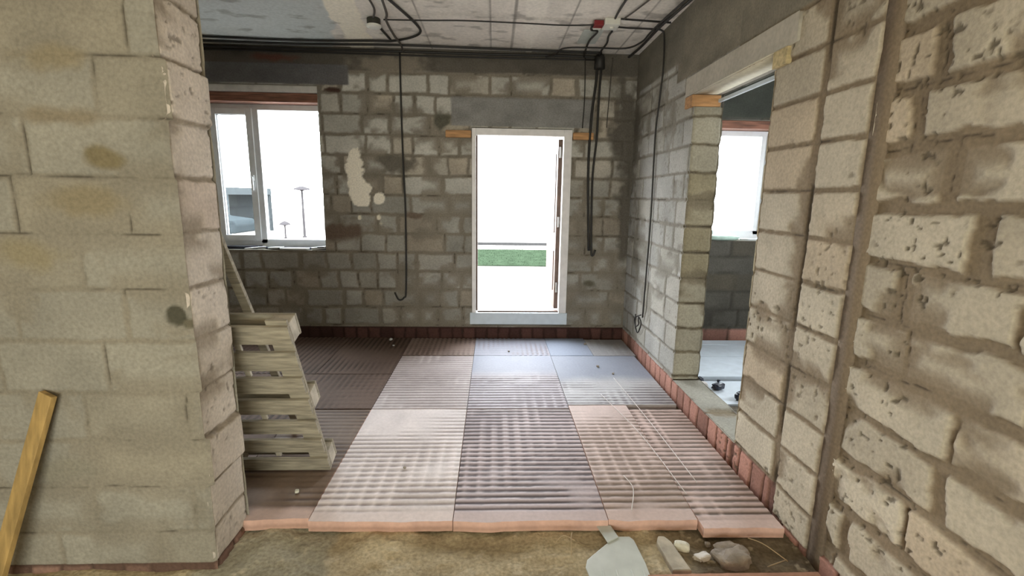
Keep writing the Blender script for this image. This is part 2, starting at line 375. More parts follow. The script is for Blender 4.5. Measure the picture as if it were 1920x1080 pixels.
# the end of the dividing wall shows as a column in the right wall
masonry(S, (XR-.010, 0, 0), (0, 1, 0), (0, 0, 1), (-1, 0, 0), 1.862, 2.165, -.08, ZC, 0.0075, seed=33, blocks=warm, mortar=warm_m, pitch=0.208, z0=.13,
        segs=[(1.858, 2.168, 'stack')], pits=0.8, hw=0.006, rag=0.014, brick=-0.03, round_e=('u0', 'u1'))
S.box(XR-.001, XR+.02, 1.79, 1.875, -.08, ZC, (.22, .17, .12)); S.box(XR+.008, XR+.03, 1.868, 2.156, -.08, ZC, (.24, .20, .14))
# doorway reveals and threshold
masonry(S, (0, JY1, 0), (1, 0, 0), (0, 0, 1), (0, -1, 0), XR+.001, 1.665, JZ0, 2.2, 0.008, seed=35, blocks=((.33, .31, .25), (.40, .38, .31), (.30, .27, .19)), mortar=(.19, .165, .12),
        segs=[(1.40, 1.70, 'stack')], brick=-1, rag=.012, round_e=('u0', 'u1'))
masonry(S, (0, JY0, 0), (1, 0, 0), (0, 0, 1), (0, 1, 0), XR+.001, 1.665, JZ0, 2.2, 0.012, seed=36, blocks=warm, mortar=warm_m, segs=[(1.40, 1.70, 'stack')], brick=-1)
masonry(S, (0, 0, JZ0-.002), (1, 0, 0), (0, 1, 0), (0, 0, 1), XR, 1.67, JY0, JY1, 0.012, seed=37, blocks=((.30, .29, .25), (.33, .33, .29), (.27, .25, .20)), mortar=(.22, .18, .12),
        pitch=0.6, z0=0, brick=-9, lens=(.6, .7))
# side-room face of the same wall
masonry(S, (1.665, 0, 0), (0, 1, 0), (0, 0, 1), (1, 0, 0), 1.9, D, -.06, ZC, 0.04, seed=38, blocks=cool, mortar=cool_m, holes=[(JY0, JY1, JZ0, JZ1)])
c = (.27, .24, .19)
S.box(XR+.026, 1.650, -2.6, JY0-.014, -.12, ZC+.02, c); S.box(XR+.026, 1.650, JY1+.014, D+.05, -.12, ZC+.02, c)
S.box(XR+.026, 1.650, JY0-.02, JY1+.02, -.12, JZ0-.014, c); S.box(XR+.026, 1.650, JY0-.02, JY1+.02, JZ1+.004, ZC+.02, c)
tag(S.build('wall_right', M['masonry']), kind='structure')

# dividing wall on the left (its end forms the near corner)
rs = [random.Random(5).uniform(-1, 1)*0 for _ in range(1)]
rng = random.Random(8); RS = [rng.uniform(-.013, .013) for _ in range(40)]
def rowshift(v):
    t = (v-.12)/.21; k = np.floor(t).astype(int); fr = t-k
    a = np.array(RS)[np.clip(k+5, 0, 39)]; b = np.array(RS)[np.clip(k+6, 0, 39)]
    return a+(b-a)*sstep(.95, 1.0, fr)
S = Surf()
LB = ((.270, .252, .210), (.305, .285, .236), (.285, .255, .198)); LM = (.245, .218, .170)
masonry(S, (0, Y1, 0), (1, 0, 0), (0, 0, 1), (0, -1, 0), -2.45, XS, -.10, ZC, 0.007, seed=41, blocks=LB, mortar=LM, pitch=.21, z0=.12, hw=.0025, soft=.014, rag=.010, hb=.003,
        brick=-.035, brick_c=(.20, .12, .09), smear=.5, lens=(.4, .4, .6), pits=.15, ushift=lambda u, v: rowshift(v)*sstep(XS-.25, XS, u), round_e=('u1',),
        blobs=[(-1.232, 1.065, .052, .055, (.075, .07, .05), -.004, .3), (-1.19, 1.03, .03, .028, (.13, .115, .08), None, .5),
               (-1.50, 1.50, .20, .07, (.24, .20, .13), None, .8), (-1.42, 1.66, .09, .05, (.19, .155, .09), None, .6), (-1.55, 1.80, .2, .05, (.24, .2, .14), None, .8),
               (-1.75, 0.40, .16, .07, (.25, .23, .18), None, .6), (-1.75, 1.30, .2, .08, (.27, .23, .15), None, .8), (-1.55, 2.0, .16, .06, (.25, .21, .14), None, .7)])
masonry(S, (0, Y1, 0), (1, 0, 0), (0, 0, 1), (0, -1, 0), -3.6, -2.45, -.10, ZC, 0.05, seed=42, blocks=LB, mortar=LM, pitch=.21, z0=.12, brick=-1)
masonry(S, (XS, 0, 0), (0, 1, 0), (0, 0, 1), (1, 0, 0), Y1+.004, Y2, -.10, ZC, 0.007, seed=44, blocks=((.54, .48, .41), (.62, .55, .47), (.56, .47, .39)), mortar=(.30, .25, .19), pitch=.21, z0=.12, hw=.004,
        segs=[(Y1-.05, Y2+.05, 'stack')], brick=-.035, brick_c=(.20, .12, .09), pits=.7, shift=rowshift, round_e=('u0', 'u1'), rag=.014)  # end face set paler: the light falling on it is painted in
masonry(S, (0, Y2, 0), (1, 0, 0), (0, 0, 1), (0, 1, 0), -3.5, XS-.005, -.10, ZC, 0.03, seed=46, blocks=LB, mortar=LM, pitch=.21, z0=.12, brick=-1, hb=.006)
S.box(-3.6, XS-.028, Y1+.013, Y2-.013, -.12, ZC+.02, (.28, .25, .19))
tag(S.build('wall_divider', M['masonry']), kind='structure')

# walls that are hardly seen: left wall of both rooms, rear wall of the near room, side room
S = Surf()
masonry(S, (-3.4, 0, 0), (0, 1, 0), (0, 0, 1), (1, 0, 0), Y2, D, -.06, ZC, 0.03, seed=48)
masonry(S, (-3.4, 0, 0), (0, 1, 0), (0, 0, 1), (1, 0, 0), -2.6, Y1, -.10, ZC, 0.06, seed=49)
S.box(-3.6, -3.415, -2.8, D+.4, -.12, ZC+.02, GREY)
tag(S.build('wall_left', M['masonry']), kind='structure')
S = Surf()
slab_x(S, -3.6, 1.66, -2.8, -2.6, [], GREY)
tag(S.build('wall_rear', M['masonry']), kind='structure')
S = Surf()
cw = (.45, .44, .41)
S.box(4.0, 4.2, 1.7, 2.9, -.12, ZC+.02, cw); S.box(4.0, 4.2, 3.9, D+.1, -.12, ZC+.02, cw); S.box(4.0, 4.2, 2.9, 3.9, -.12, 1.2, cw); S.box(4.0, 4.2, 2.9, 3.9, 2.2, ZC+.02, cw); S.box(1.655, 4.2, 1.7, 1.9, -.12, ZC+.02, (.4, .39, .36))  # east wall opening is an unseen addition that lets in extra light
tag(S.build('wall_side_room', M['masonry']), kind='structure')

# ceiling slabs
def ceiling(S, x0, x1, y0, y1, step, detail=False):
    us = np.linspace(x0, x1, max(2, int((x1-x0)/step))); vs = np.linspace(y0, y1, max(2, int((y1-y0)/step)))
    UU, VV = np.meshgrid(us, vs, indexing='ij'); u = UU.ravel(); v = VV.ravel()
    n1 = fbm(u*3, v*3, 301); n2 = fbm(u*12, v*12, 305)
    col = np.array((.76, .71, .65))*(0.8+.4*n1)[:, None]
    h = .003*(n2-.5)
    if detail:
        for xj, wdt in ((.155, .010), (-.045, .006), (-.62, .006), (.62, .005), (1.2, .006)):
            k = sstep(wdt+.006, wdt-.004, np.abs(u-xj+.012*(fbm(u*3, v*4, 311)-.5)))*(.3+.7*fbm(u*2, v*3, 312))
            col = mixc(col, (.15, .135, .12), k); h -= .006*k
        wp = .10*(fbm(u*6, v*6, 321)-.5)
        k = sstep(-.02, .02, -1.27-.32*(v-4.1)+wp-u+.0)*1.0          # smooth blue-grey plaster on the left
        col = mixc(col, (.47, .51, .51), k*(.75+.25*n1)); h -= .004*k
        ctr = -1.20-.10*(v-4.1)+wp*.8
        k = sstep(.13, .11, np.abs(u-ctr)); col = mixc(col, (.85, .79, .67), k); h -= .006*k
        ctr = .31+.02*(v-4)+wp*.5; k = sstep(.085, .07, np.abs(u-ctr)+.05*sstep(4.4, 5.0, v)); col = mixc(col, (.84, .79, .72), k); h -= .005*k
        k = sstep(-2.55, -2.75, u+.5*(4.9-v)*0+.1*wp)*sstep(4.2, 4.9, v); col = mixc(col, (.55, .5, .38), .7*k)
        k = sstep(.62, .75, fbm(u*5, v*9, 331))*.5; col = mixc(col, (.17, .15, .13), k)
    P = np.stack([u, v, ZC+h], 1).reshape(len(us), len(vs), 3)[::-1]
    S.grid(P, col.reshape(len(us), len(vs), 3)[::-1], np.ones((len(us)-1, len(vs)-1), bool))
S = Surf()
ceiling(S, -3.4, XR+.03, 3.4, D+.02, .012, True); ceiling(S, -3.4, XR+.03, -2.6, 3.4, .05); ceiling(S, XR+.03, 4.1, 1.8, D+.02, .05)
S.box(-3.6, 4.2, -2.8, D+.4, ZC+.012, ZC+.2, GREY)
tag(S.build('ceiling', M['smooth_concrete']), kind='structure')

# floor: rough sandy base, raised strip between the two rooms
us = np.concatenate([np.linspace(-3.5, -1.4, 40), np.linspace(-1.39, 1.5, 330)]); vs = np.concatenate([np.linspace(-2.6, 1.55, 60), np.linspace(1.56, 2.35, 100), np.linspace(2.4, 5.13, 50)])
UU, VV = np.meshgrid(us, vs, indexing='ij'); u = UU.ravel(); v = VV.ravel()
strip = sstep(1.66, 1.80, v)
n1 = fbm(u*4, v*5, 401); n2 = fbm(u*16, v*20, 405); n3 = fbm(u*2+5, v*2, 409)
hh = -.085+strip*(.012+.045*(n1-.45)+.012*(n2-.5))
hh = np.where(v > 2.12, np.minimum(hh, -.062), hh)
col = np.array((.45, .38, .25))*(.75+.5*n1)[:, None]
col = mixc(col, (.34, .33, .26), sstep(.5, .62, n3)*.8)
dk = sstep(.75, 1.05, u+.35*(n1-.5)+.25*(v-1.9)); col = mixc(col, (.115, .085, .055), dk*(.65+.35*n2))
col = mixc(col, (.62, .55, .4), sstep(.68, .74, n2)*.5*strip)
S = Surf(); S.grid(np.stack([u, v, hh], 1).reshape(len(us), len(vs), 3), col.reshape(len(us), len(vs), 3), np.ones((len(us)-1, len(vs)-1), bool))
S.box(-3.6, 4.2, -2.8, D+.4, -.3, -.12, GREY)
S.box(1.5, 4.2, 1.7, D+.05, -.12, -.055, (.3, .28, .24))
tag(S.build('floor', M['soil']), kind='structure')

# ------------------------------------------------------------------ ribbed pink insulation boards
def foam_board(x0, x1, y0, y1, seed, label, tint=(.60, .50, .50), grime=(.17, .125, .12), g_amt=.6, ribs='y', m='foam', zt=0.0, th=.055, droop=0.0, smooth_from=9, cover=0.0, lip=.35, gap=.002, group='ribbed pink foam boards on the floor', ragged=0.02):
    x0 += gap; x1 -= gap; y0 += gap*.5; y1 -= gap*.5
    st = .010
    us = np.linspace(x0, x1, max(3, int((x1-x0)/(st if ribs == 'x' else .018)))); vs = np.linspace(y0, y1, max(3, int((y1-y0)/(st if ribs != 'x' else .018))))
    UU, VV = np.meshgrid(us, vs, indexing='ij'); u = UU.ravel(); v = VV.ravel()
    t = (v if ribs == 'y' else u)/.05
    t2 = (u if ribs == 'y' else v)/.025
    wv_ = 0.5+0.5*np.cos(2*np.pi*t)
    n1 = fbm(u*1.7, v*2.6, seed); n2 = fbm(u*9, v*5, seed+3); n3 = fbm(u*30, v*30, seed+5)
    amp = sstep(.28, .62, n1+cover+.25*(n2-.5))*sstep(smooth_from, smooth_from-.25, v+.2*(n1-.5))
    marg = sstep(0.0, .06, v-y0-.035-.03*fbm(u*6, v*2, seed+23)) if y0 < 2.2 else 1.0
    groove = sstep(.40, .75, wv_+.35*(n3-.5))*amp*marg
    cross = sstep(.6, .95, .5+.5*np.cos(2*np.pi*t2))*sstep(.5, .7, fbm(u*3+7, v*2, seed+9))*sstep(smooth_from, smooth_from-.25, v)
    col = np.array(tint)*(.84+.32*n2)[:, None]
    col = mixc(col, np.array(grime)*1.5, sstep(.45, .75, n1)*g_amt*.6*marg)
    col = mixc(col, grime, np.clip(groove*(g_amt+.35), 0, .95))
    col = mixc(col, np.array(tint)*1.25, cross*.5*marg)
    smz = sstep(smooth_from-.2, smooth_from+.05, v+.25*(n1-.5)); col = mixc(col, (.24, .27, .34), smz*.85)
    if y0 < 2.2: col = mixc(col, (.66, .50, .45), (1-marg)*lip)
    h = -.005*groove*1.0+.0015*cross+.003*(n2-.5)+.004*(n1-.5)
    if y0 < 2.2: h = h-droop*sstep(y0+.25, y0, v)*(.4+.9*fbm(u*2.5, v*0, seed+12))
    zz = zt+h
    rag = (fbm(u*5, v*0+.5, seed+15)-.5)*ragged*2
    if y0 < 2.2: v = v+rag*sstep(y0+.08, y0, v)
    P = np.stack([u, v, zz], 1).reshape(len(us), len(vs), 3); C = col.reshape(len(us), len(vs), 3)
    S = Surf(); full = np.ones((len(us)-1, len(vs)-1), bool); S.grid(P, C, full)
    edgec = np.array(tint)*.8 if y0 > 2.2 else np.array((.60, .38, .30)) if m == 'foam' else np.array((.40, .20, .15))
    def skirt(line):
        L = line.shape[0]; G = np.stack([line]*4, 1)
        for k in range(4): G[:, k, 2] = line[:, 2]-(th*k/3.0)
        G[:, 1, 1] -= 0.003 if y0 < 2.2 else 0
        cc = np.tile(edgec, (L, 4, 1))*(.85+.3*fbm(np.arange(L)*.4, np.arange(L)*.13, seed+19))[:, None, None]
        cc[:, 2] *= .80
        S.grid(G, cc, np.ones((L-1, 3), bool))
    skirt(P[::-1, 0]); skirt(P[:, -1]); skirt(P[0]); skirt(P[-1][::-1])
    B = P[:, :, :].copy(); B[:, :, 2] -= th
    S.grid(B[[0, -1]][:, [0, -1]][::-1], C[[0, -1]][:, [0, -1]], np.ones((1, 1), bool))
    return tag(S.build('foam_board', M[m], smooth=True), label, 'foam board', group)
cx = [-3.36, -2.2, -1.55, -.885, -.188, .57, 1.012, 1.405]
DK_SHADE = dict(tint=(.125, .082, .062), grime=(.04, .026, .02), g_amt=.5, m='foam_dull')  # left boards: dirt plus the shade under the window, painted into the tint
foam_board(cx[3], cx[4], 2.075, 3.30, 501, 'pale pink foam board in the near row, second column from the left', droop=.012, tint=(.74, .67, .66), g_amt=.25)
foam_board(cx[4], cx[5], 2.055, 3.30, 511, 'pink foam board with dark stripes in the middle of the near row', droop=.004, tint=(.50, .42, .43), grime=(.085, .065, .07), g_amt=.85, cover=.25)
foam_board(cx[5], cx[6], 2.055, 3.36, 521, 'narrow dusty pink foam board right of the dark striped one in the near row', droop=.006, tint=(.56, .45, .42), grime=(.20, .15, .12), g_amt=.6)
foam_board(cx[6], cx[7], 1.985, 3.30, 531, 'pink foam board at the right wall whose front edge sticks out past its neighbours', tint=(.60, .47, .44), grime=(.16, .12, .10), g_amt=.7, zt=-.004, th=.05)
foam_board(-1.40, cx[3], 2.10, 3.30, 541, 'dusty foam board tinted brown with shade beside the pallet in the near row', tint=(.19, .135, .10), grime=(.07, .045, .035), g_amt=.5, lip=.8, droop=.012)  # shade beside the dividing wall is painted into this tint
foam_board(cx[3], cx[4], 3.31, 4.5, 551, 'pale striped foam board in the middle row, second column from the left', tint=(.58, .53, .53), g_amt=.3)
foam_board(cx[4], cx[5], 3.31, 4.5, 561, 'grey pink striped foam board in the middle row, straight ahead of the door', tint=(.46, .43, .47), grime=(.12, .09, .10), g_amt=.7, smooth_from=4.1, cover=.15)
foam_board(cx[5], cx[7], 3.37, 4.5, 571, 'bluish foam board in the middle row along the right wall', tint=(.48, .48, .50), grime=(.13, .11, .12), g_amt=.55, smooth_from=3.95)
foam_board(cx[1], cx[3], 3.31, 4.0, 581, 'shade-tinted dark brown foam board with lengthwise grooves behind the pallet', ribs='x', **DK_SHADE)
foam_board(cx[1], -1.40, 2.20, 3.305, 591, 'shade-tinted dark brown foam board left of the pallet, mostly hidden', ribs='x', **DK_SHADE)
foam_board(cx[0], cx[1], 2.20, 4.0, 595, 'shade-tinted dark brown foam board along the left wall, mostly hidden', ribs='x', **DK_SHADE)
foam_board(cx[0], cx[2], 4.01, 5.10, 601, 'shade-tinted dark brown foam board under the wide window', ribs='x', **DK_SHADE)
foam_board(cx[2], cx[3], 4.01, 5.10, 605, 'shade-tinted dark brown foam board at the back wall, left of the door', ribs='x', **DK_SHADE)
foam_board(cx[3], cx[4], 4.51, 5.09, 611, 'brown pink foam board at the back wall just left of the door sill', ribs='x', tint=(.24, .18, .155), grime=(.09, .06, .05), g_amt=.4)  # tint carries the painted left shade up to the sill
foam_board(cx[4], cx[5], 4.51, 5.09, 621, 'bluish white foam board right in front of the door sill', ribs='x', tint=(.25, .26, .31), g_amt=.12, smooth_from=6)
foam_board(cx[5], 1.0, 4.51, 5.09, 631, 'smooth pale blue foam board at the back wall, right of the door', tint=(.27, .32, .40), g_amt=.05, smooth_from=4.2)
foam_board(1.0, 1.425, 4.51, 5.06, 641, 'small grey foam board in the far right corner', tint=(.30, .30, .31), g_amt=.05, smooth_from=6, m='foam_dull')
foam_board(-1.05, .36, .55, 1.70, 651, 'pale foam board at the bottom edge of the photo, left of the scoop', tint=(.62, .56, .48), g_amt=.2, group='foam boards in the near room', zt=-.018)
foam_board(.66, 1.40, .55, 1.735, 661, 'dark striped reddish foam board in the bottom right corner', tint=(.40, .22, .15), grime=(.07, .03, .02), g_amt=.9, m='foam_dull', group='foam boards in the near room', zt=-.02)
# white foam boards of the side room
for y0, y1, lab in ((3.95, 4.48, 'white foam board nearest the doorway in the side room'), (4.49, 4.86, 'white foam board in the middle of the side room floor'), (4.87, 5.02, 'narrow white foam board against the side room wall')):
    tag(MB().box(1.68, 3.2, y0, y1, -.055, .0+.006*(y1 > 4.9)).build('foam_board', M['board_white'], bevel=.004), lab, 'foam board', 'white foam boards in the side room')

# ------------------------------------------------------------------ window_1 (left) and window_2 (side room)
def frame_ring(mb, x0, x1, z0, z1, y0, y1, t, tb=None):
    tb = tb or t
    mb.box(x0, x0+t, y0, y1, z0, z1); mb.box(x1-t, x1, y0, y1, z0, z1)
    mb.box(x0+t, x1-t, y0, y1, z1-t, z1); mb.box(x0+t, x1-t, y0, y1, z0, z0+tb)
    return mb
def window(name, x0, x1, z0, z1, y, mull, left_sash):
    r = tag(empty(name, ((x0+x1)/2, y, z0)), kind='structure')
    def loc(mb, nm, m, par, bev=.004):
        o = mb.build(nm, m, None, bevel=bev, loc=((x0+x1)/2, y, z0)); o.location = (0, 0, 0); o.parent = par; return o
    f = frame_ring(MB(), x0, x1, z0, z1, y, y+.07, .055, .095); f.box(mull-.035, mull+.035, y, y+.07, z0+.05, z1-.05)
    fo = loc(f, 'frame', M['pvc'], r)
    sx = (x0+.045, mull-.022) if left_sash else (mull+.022, x1-.045)
    so = loc(frame_ring(MB(), sx[0], sx[1], z0+.075, z1-.04, y-.018, y+.05, .065), 'sash', M['pvc'], r)
    loc(frame_ring(MB(), sx[0]+.062, sx[1]-.062, z0+.137, z1-.102, y-.004, y+.02, .006), 'gasket', M['gasket'], so, 0)
    loc(MB().box(sx[0]+.06, sx[1]-.06, y+.01, y+.034, z0+.135, z1-.10), 'pane', M['glass'], so, 0)
    ox = (mull+.03, x1-.05) if left_sash else (x0+.05, mull-.03)
    loc(MB().box(ox[0], ox[1], y+.025, y+.049, z0+.09, z1-.05), 'pane', M['glass'], r, 0)
    hx = mull-.055 if left_sash else mull+.055
    hz = (z0+z1)/2
    loc(MB().box(hx-.012, hx+.012, y-.035, y-.016, hz-.03, hz+.03).box(hx-.009, hx+.009, y-.055, y-.038, hz-.13, hz+.012), 'handle', M['pvc'], so, .003)
    return r
window('window_1', -3.00, -1.777, 0.949, 2.440, D+.20, -2.50, True)
window('window_2', 2.305, 3.39, 1.108, 2.275, D+.20, 2.95, False)
def thing_mb(mb, name, m, label, cat, group=None, bevel=0, smooth=False):
    xs = [q[0] for q in mb.v]; ys = [q[1] for q in mb.v]; zs = [q[2] for q in mb.v]
    o = mb.build(name, m, None, smooth, bevel, loc=((min(xs)+max(xs))/2, (min(ys)+max(ys))/2, min(zs)))
    return tag(o, label, cat, group)
thing_mb(MB().box(-3.015, -1.779, D+.05, D+.30, 2.442, 2.53), 'wooden_board', M['wood_red'], 'reddish wooden board fixed above the left window', 'board', bevel=.003)
thing_mb(MB().box(-3.015, -1.779, D+.03, D+.30, 2.533, 2.598), 'foam_strip', M['foam_white'], 'thin white strip on top of the board over the left window', 'strip', bevel=.004)
thing_mb(MB().box(2.305, 3.395, D+.03, D+.30, 2.277, 2.355), 'wooden_board', M['wood_red'], 'reddish board above the side room window', 'board', bevel=.003)

# door
r = tag(empty('door_1', (0, D, 0)), kind='structure')
def dpart(mb, nm, m, par=None, bev=.003):
    o = mb.build(nm, m, None, bevel=bev, loc=(0, D, 0)); o.location = (0, 0, 0); o.parent = par or r; return o
f = MB(); y0, y1 = D-.015, D+.09
f.box(DX0+.002, DX0+.045, y0, y1, .285, 2.222); f.box(DX1-.085, DX1-.002, y0, y1, .285, 2.222); f.box(DX0+.045, DX1-.085, y0, y1, 2.155, 2.222)
dpart(f, 'door_frame', M['pvc_door'])
f = MB(); f.box(DX0-.02, DX1+.01, D-.02, D+.12, .155, .285)
tag(dpart(f, 'door_sill', M['board_white']), 'white sill block under the door frame')
f = MB(); f.box(DX0+.046, DX0+.062, D+.02, D+.08, .30, 2.15).box(DX0+.062, DX1-.086, D+.02, D+.08, .286, .30)
dpart(f, 'seal', M['brown_leaf'])
lf = MB().box(.676, .722, D+.10, D+.98, .31, 2.14)
leaf = tag(dpart(lf, 'door_leaf', M['brown_leaf']), 'brown door leaf standing open outwards')
lp = MB().box(.668, .677, D+.22, D+.86, .50, .95).box(.668, .677, D+.22, D+.86, 1.15, 2.0); dpart(lp, 'leaf_panel', M['brown_leaf'], leaf)
for z in (.5, 1.22, 1.95):
    dpart(MB().tube([(.700, D+.088, z), (.700, D+.088, z+.11)], .012, 10, 1), 'hinge', M['metal'], leaf, 0)
thing_mb(MB().box(-.50, DX0-.005, D-.03, D+.02, 2.125, 2.195), 'wooden_board', M['wood_orange'], 'splintered end of orange wood at the left top corner of the door frame', 'board', bevel=.006)
thing_mb(MB().box(DX1+.005, 1.02, D-.03, D+.02, 2.125, 2.195), 'wooden_board', M['wood_orange'], 'short orange wood end at the right top corner of the door frame', 'board', bevel=.006)

# side doorway: lintel with its wood packing
S = Surf()
masonry(S, (XR-.016, 0, 0), (0, 1, 0), (0, 0, 1), (-1, 0, 0), 2.40, 3.745, 2.289, 2.42, .008, seed=71, blocks=((.42, .39, .33), (.44, .41, .35), (.42, .39, .33)), mortar=(.40, .37, .3), pitch=5, z0=-1, brick=-9, segs=[(2.0, 3.9, 'stack')], hb=.003)
S.box(XR-.014, XR+.013, 2.402, 3.743, 2.290, 2.418, (.42, .39, .33))
S.box(XR-.010, 1.61, JY0-.1, JY1+.1, 2.2875, 2.30, (.62, .57, .44))
tag(S.build('trim_1', M['smooth_concrete']), kind='structure')
thing_mb(MB().box(XR-.018, 1.64, JY1+.001, JY1+.14, 2.203, 2.285), 'wooden_block', M['wood_orange'], 'orange wooden block on the far jamb of the side doorway', 'block', 'wooden blocks under the side doorway lintel', bevel=.004)
thing_mb(MB().box(XR-.018, 1.64, JY0-.125, JY0-.001, 2.203, 2.285), 'wooden_block', M['wood_pale'], 'pale yellow wooden block on the near jamb of the side doorway', 'block', 'wooden blocks under the side doorway lintel', bevel=.004)
thing_mb(MB().box(1.618, 1.64, JY0+.002, JY1-.002, 2.232, 2.255), 'wooden_board', M['board_white'], 'thin white batten along the far side of the side doorway head', 'board', bevel=.003)

# ------------------------------------------------------------------ pallet and planks
def pallet():
    B = Vector((-.915, 2.50, 0.002)); T = Vector((-.970, 2.185, .955)); L = Vector((-1, 0, 0))
    e2 = (T-B); ln = e2.length; e2.normalize(); e3 = Vector((1, 0, 0)).cross(e2).normalized()
    if e3.y < 0: e3 = -e3
    r = tag(empty('wooden_pallet', B), 'grey slatted wooden pallet leaning on the back of the left wall end', 'pallet')
    def part(mb, nm, m, bev=.002): o = mb.build(nm, m, None, bevel=bev, loc=tuple(B)); o.location = (0, 0, 0); o.parent = r; return o
    W = 1.10; rng = random.Random(3)
    pos = [.004, .145, .284, .424, .566, .712, .872]; hts = [.088, .092, .092, .098, .100, .112, .100]
    for t, h in zip(pos, hts):
        o = B+e2*t+L*rng.uniform(-.006, .006)
        part(MB().obox(o, L*W, e2*h, e3*.019), 'slat', M['wood_grey'])
    for s_, wd in ((0.0, .10), (.50, .10), (1.0, .10)):
        part(MB().obox(B+L*s_*(W-wd)+e3*.020+e2*.0, L*wd, e2*(ln-.01), e3*.018), 'stringer', M['wood_grey'])
    for s_ in (0, .5, 1.0):
        for t in (0, .43, .86):
            part(MB().obox(B+L*s_*(W-.10)+e3*.039+e2*t, L*.10, e2*.11, e3*.075), 'block', M['wood_end'], .003)
    for t in (0, .43, .855):
        part(MB().obox(B+e3*.115+e2*t, L*W, e2*.115, e3*.018), 'bottom_board', M['wood_grey'])
    for t in (.125, .40, .69, .845):                         # thin spacers jammed in the gaps
        part(MB().obox(B+L*.255+e2*(t-.03)+e3*.021, L*.028, e2*.06, e3*.015), 'spacer', M['wood_end'])
    return r
pallet()
def plank(a, b, w_, t_, m, name, label, cat, side=Vector((1, 0, 0)), bev=.002):
    a, b = Vector(a), Vector(b); d = b-a; s_ = (side-d.normalized()*side.dot(d.normalized())).normalized(); n_ = d.cross(s_).normalized()
    return thing_mb(MB().obox(a-s_*w_/2-n_*t_/2, d, s_*w_, n_*t_), name, m, label, cat, bevel=bev)
plank((-1.33, 3.06, .02), (-1.235, 2.168, 1.375), .045, .022, M['wood_grey'], 'wooden_batten', 'thin grey batten leaning behind the pallet', 'batten')
plank((-2.005, 1.73, -.07), (-1.745, 1.832, .752), .068, .022, M['wood_yellow'], 'wooden_plank', 'yellow wooden plank leaning on the left wall near the camera', 'plank', side=Vector((1, -.25, 0)))

# ------------------------------------------------------------------ cables and junction boxes
def cable(pts, r_, label, group='black cables along the ceiling', m='cable', name='cable'):
    return thing_mb(MB().tube(pts, r_, 8, 6), name, M[m], label, 'cable', group, smooth=True)
zc = ZC-.018
def Z(pts, z=zc): return [(x, y, z) for x, y in pts]
cable(Z([(-3.2, 4.84), (-2.64, 4.85), (-1.83, 4.89), (-1.13, 4.84), (-.96, 4.83), (-.77, 4.72), (-.66, 4.57), (-.66, 4.37), (-.74, 4.02), (-.85, 3.6)]), .011, 'thick black ceiling cable from the left that turns in a loop near the round box')
cable(Z([(-3.2, 4.97), (-2.71, 4.98), (-1.88, 5.00), (-.96, 4.95), (-.15, 4.98), (.63, 5.01), (1.05, 5.03)], zc), .011, 'long black ceiling cable running just in front of the back wall')
cable([(-3.2, 5.095, 2.93), (-1.9, 5.095, 2.925), (-1.0, 5.09, 2.925), (-.1, 5.095, 2.922), (.6, 5.09, 2.925), (1.02, 5.09, 2.92)], .012, 'long black cable clipped to the top of the back wall')
cable([(-3.2, 5.095, 2.90), (-1.9, 5.10, 2.90), (-.4, 5.095, 2.89), (1.0, 5.095, 2.895)], .008, 'thin black cable below the thick one at the top of the back wall')
cable(Z([(-.90, 4.22), (-.55, 4.21), (-.25, 4.19), (.22, 4.21), (.57, 4.23), (.80, 4.20)], zc-.020), .006, 'thin black ceiling cable stretched between the round box and the red box')
cable(Z([(-.93, 3.7), (-.93, 4.03), (-.985, 4.24)]), .008, 'short cable entering the round box from the camera side', m='conduit')
cable(Z([(-.98, 4.40), (-.985, 4.50), (-.975, 4.66), (-.965, 4.79)]), .010, 'short cable leaving the round box towards the back wall')
cable(Z([(-.80, 3.6), (-.84, 4.05), (-.88, 4.23), (-.89, 4.59), (-.88, 4.83), (-.90, 5.05)], zc-.026), .010, 'brownish ceiling cable crossing right of the round box', m='conduit')
cable(Z([(.79, 4.21), (.80, 4.30), (.86, 4.34), (.84, 4.58), (.86, 4.89), (.88, 5.07)], zc-.026), .009, 'ceiling cable running from the red box down left to the back wall')
cable(Z([(.98, 4.32), (.98, 4.45), (1.01, 4.64), (1.01, 4.88), (1.03, 5.07)], zc-.026), .009, 'ceiling cable running from the white box straight to the back wall')
cable(Z([(.94, 3.5), (.94, 3.89), (.95, 4.10)]), .009, 'cable reaching the white box from the camera side, left one of two')
cable(Z([(1.15, 3.5), (1.07, 3.90), (1.02, 4.12)]), .006, 'cable reaching the white box from the camera side, right one of two', m='conduit')
cable([(.99, 4.29, zc), (1.12, 4.31, zc), (1.33, 4.32, zc), (1.405, 4.32, zc-.01), (1.428, 4.32, 2.88), (1.430, 4.30, 2.62), (1.430, 4.35, 2.33), (1.430, 4.39, 2.07), (1.430, 4.36, 1.41), (1.430, 4.38, .81), (1.430, 4.40, .42)], .008,
      'black cable from the ceiling down the right wall to a tangle near the floor', 'black cables hanging down the walls')
cable(Z([(1.0, 4.11), (1.16, 4.13), (1.42, 4.16)]), .008, 'short ceiling cable from the white box to the right wall')
cable(Z([(.50, 5.04), (.58, 4.95), (.64, 4.75), (.89, 4.71), (1.20, 4.70), (1.29, 4.51), (1.29, 4.27), (1.30, 3.9), (1.33, 3.4)], zc-.046), .008, 'ceiling cable bending from beside the back wall round to the right wall')
cable(Z([(1.33, 5.06), (1.35, 4.72), (1.345, 4.21), (1.36, 3.9), (1.39, 3.4)], zc-.022), .012, 'thick ceiling cable along the right wall into the far corner')
W_ = 'black cables hanging down the walls'
cable([(-.94, 5.095, 2.92), (-.94, 5.097, 2.41), (-.935, 5.097, 1.84), (-.925, 5.097, 1.35), (-.94, 5.097, .56), (-.965, 5.09, .45), (-1.02, 5.085, .43), (-1.06, 5.08, .51)], .009, 'black cable on the back wall left of the door, hooked at its end', W_)
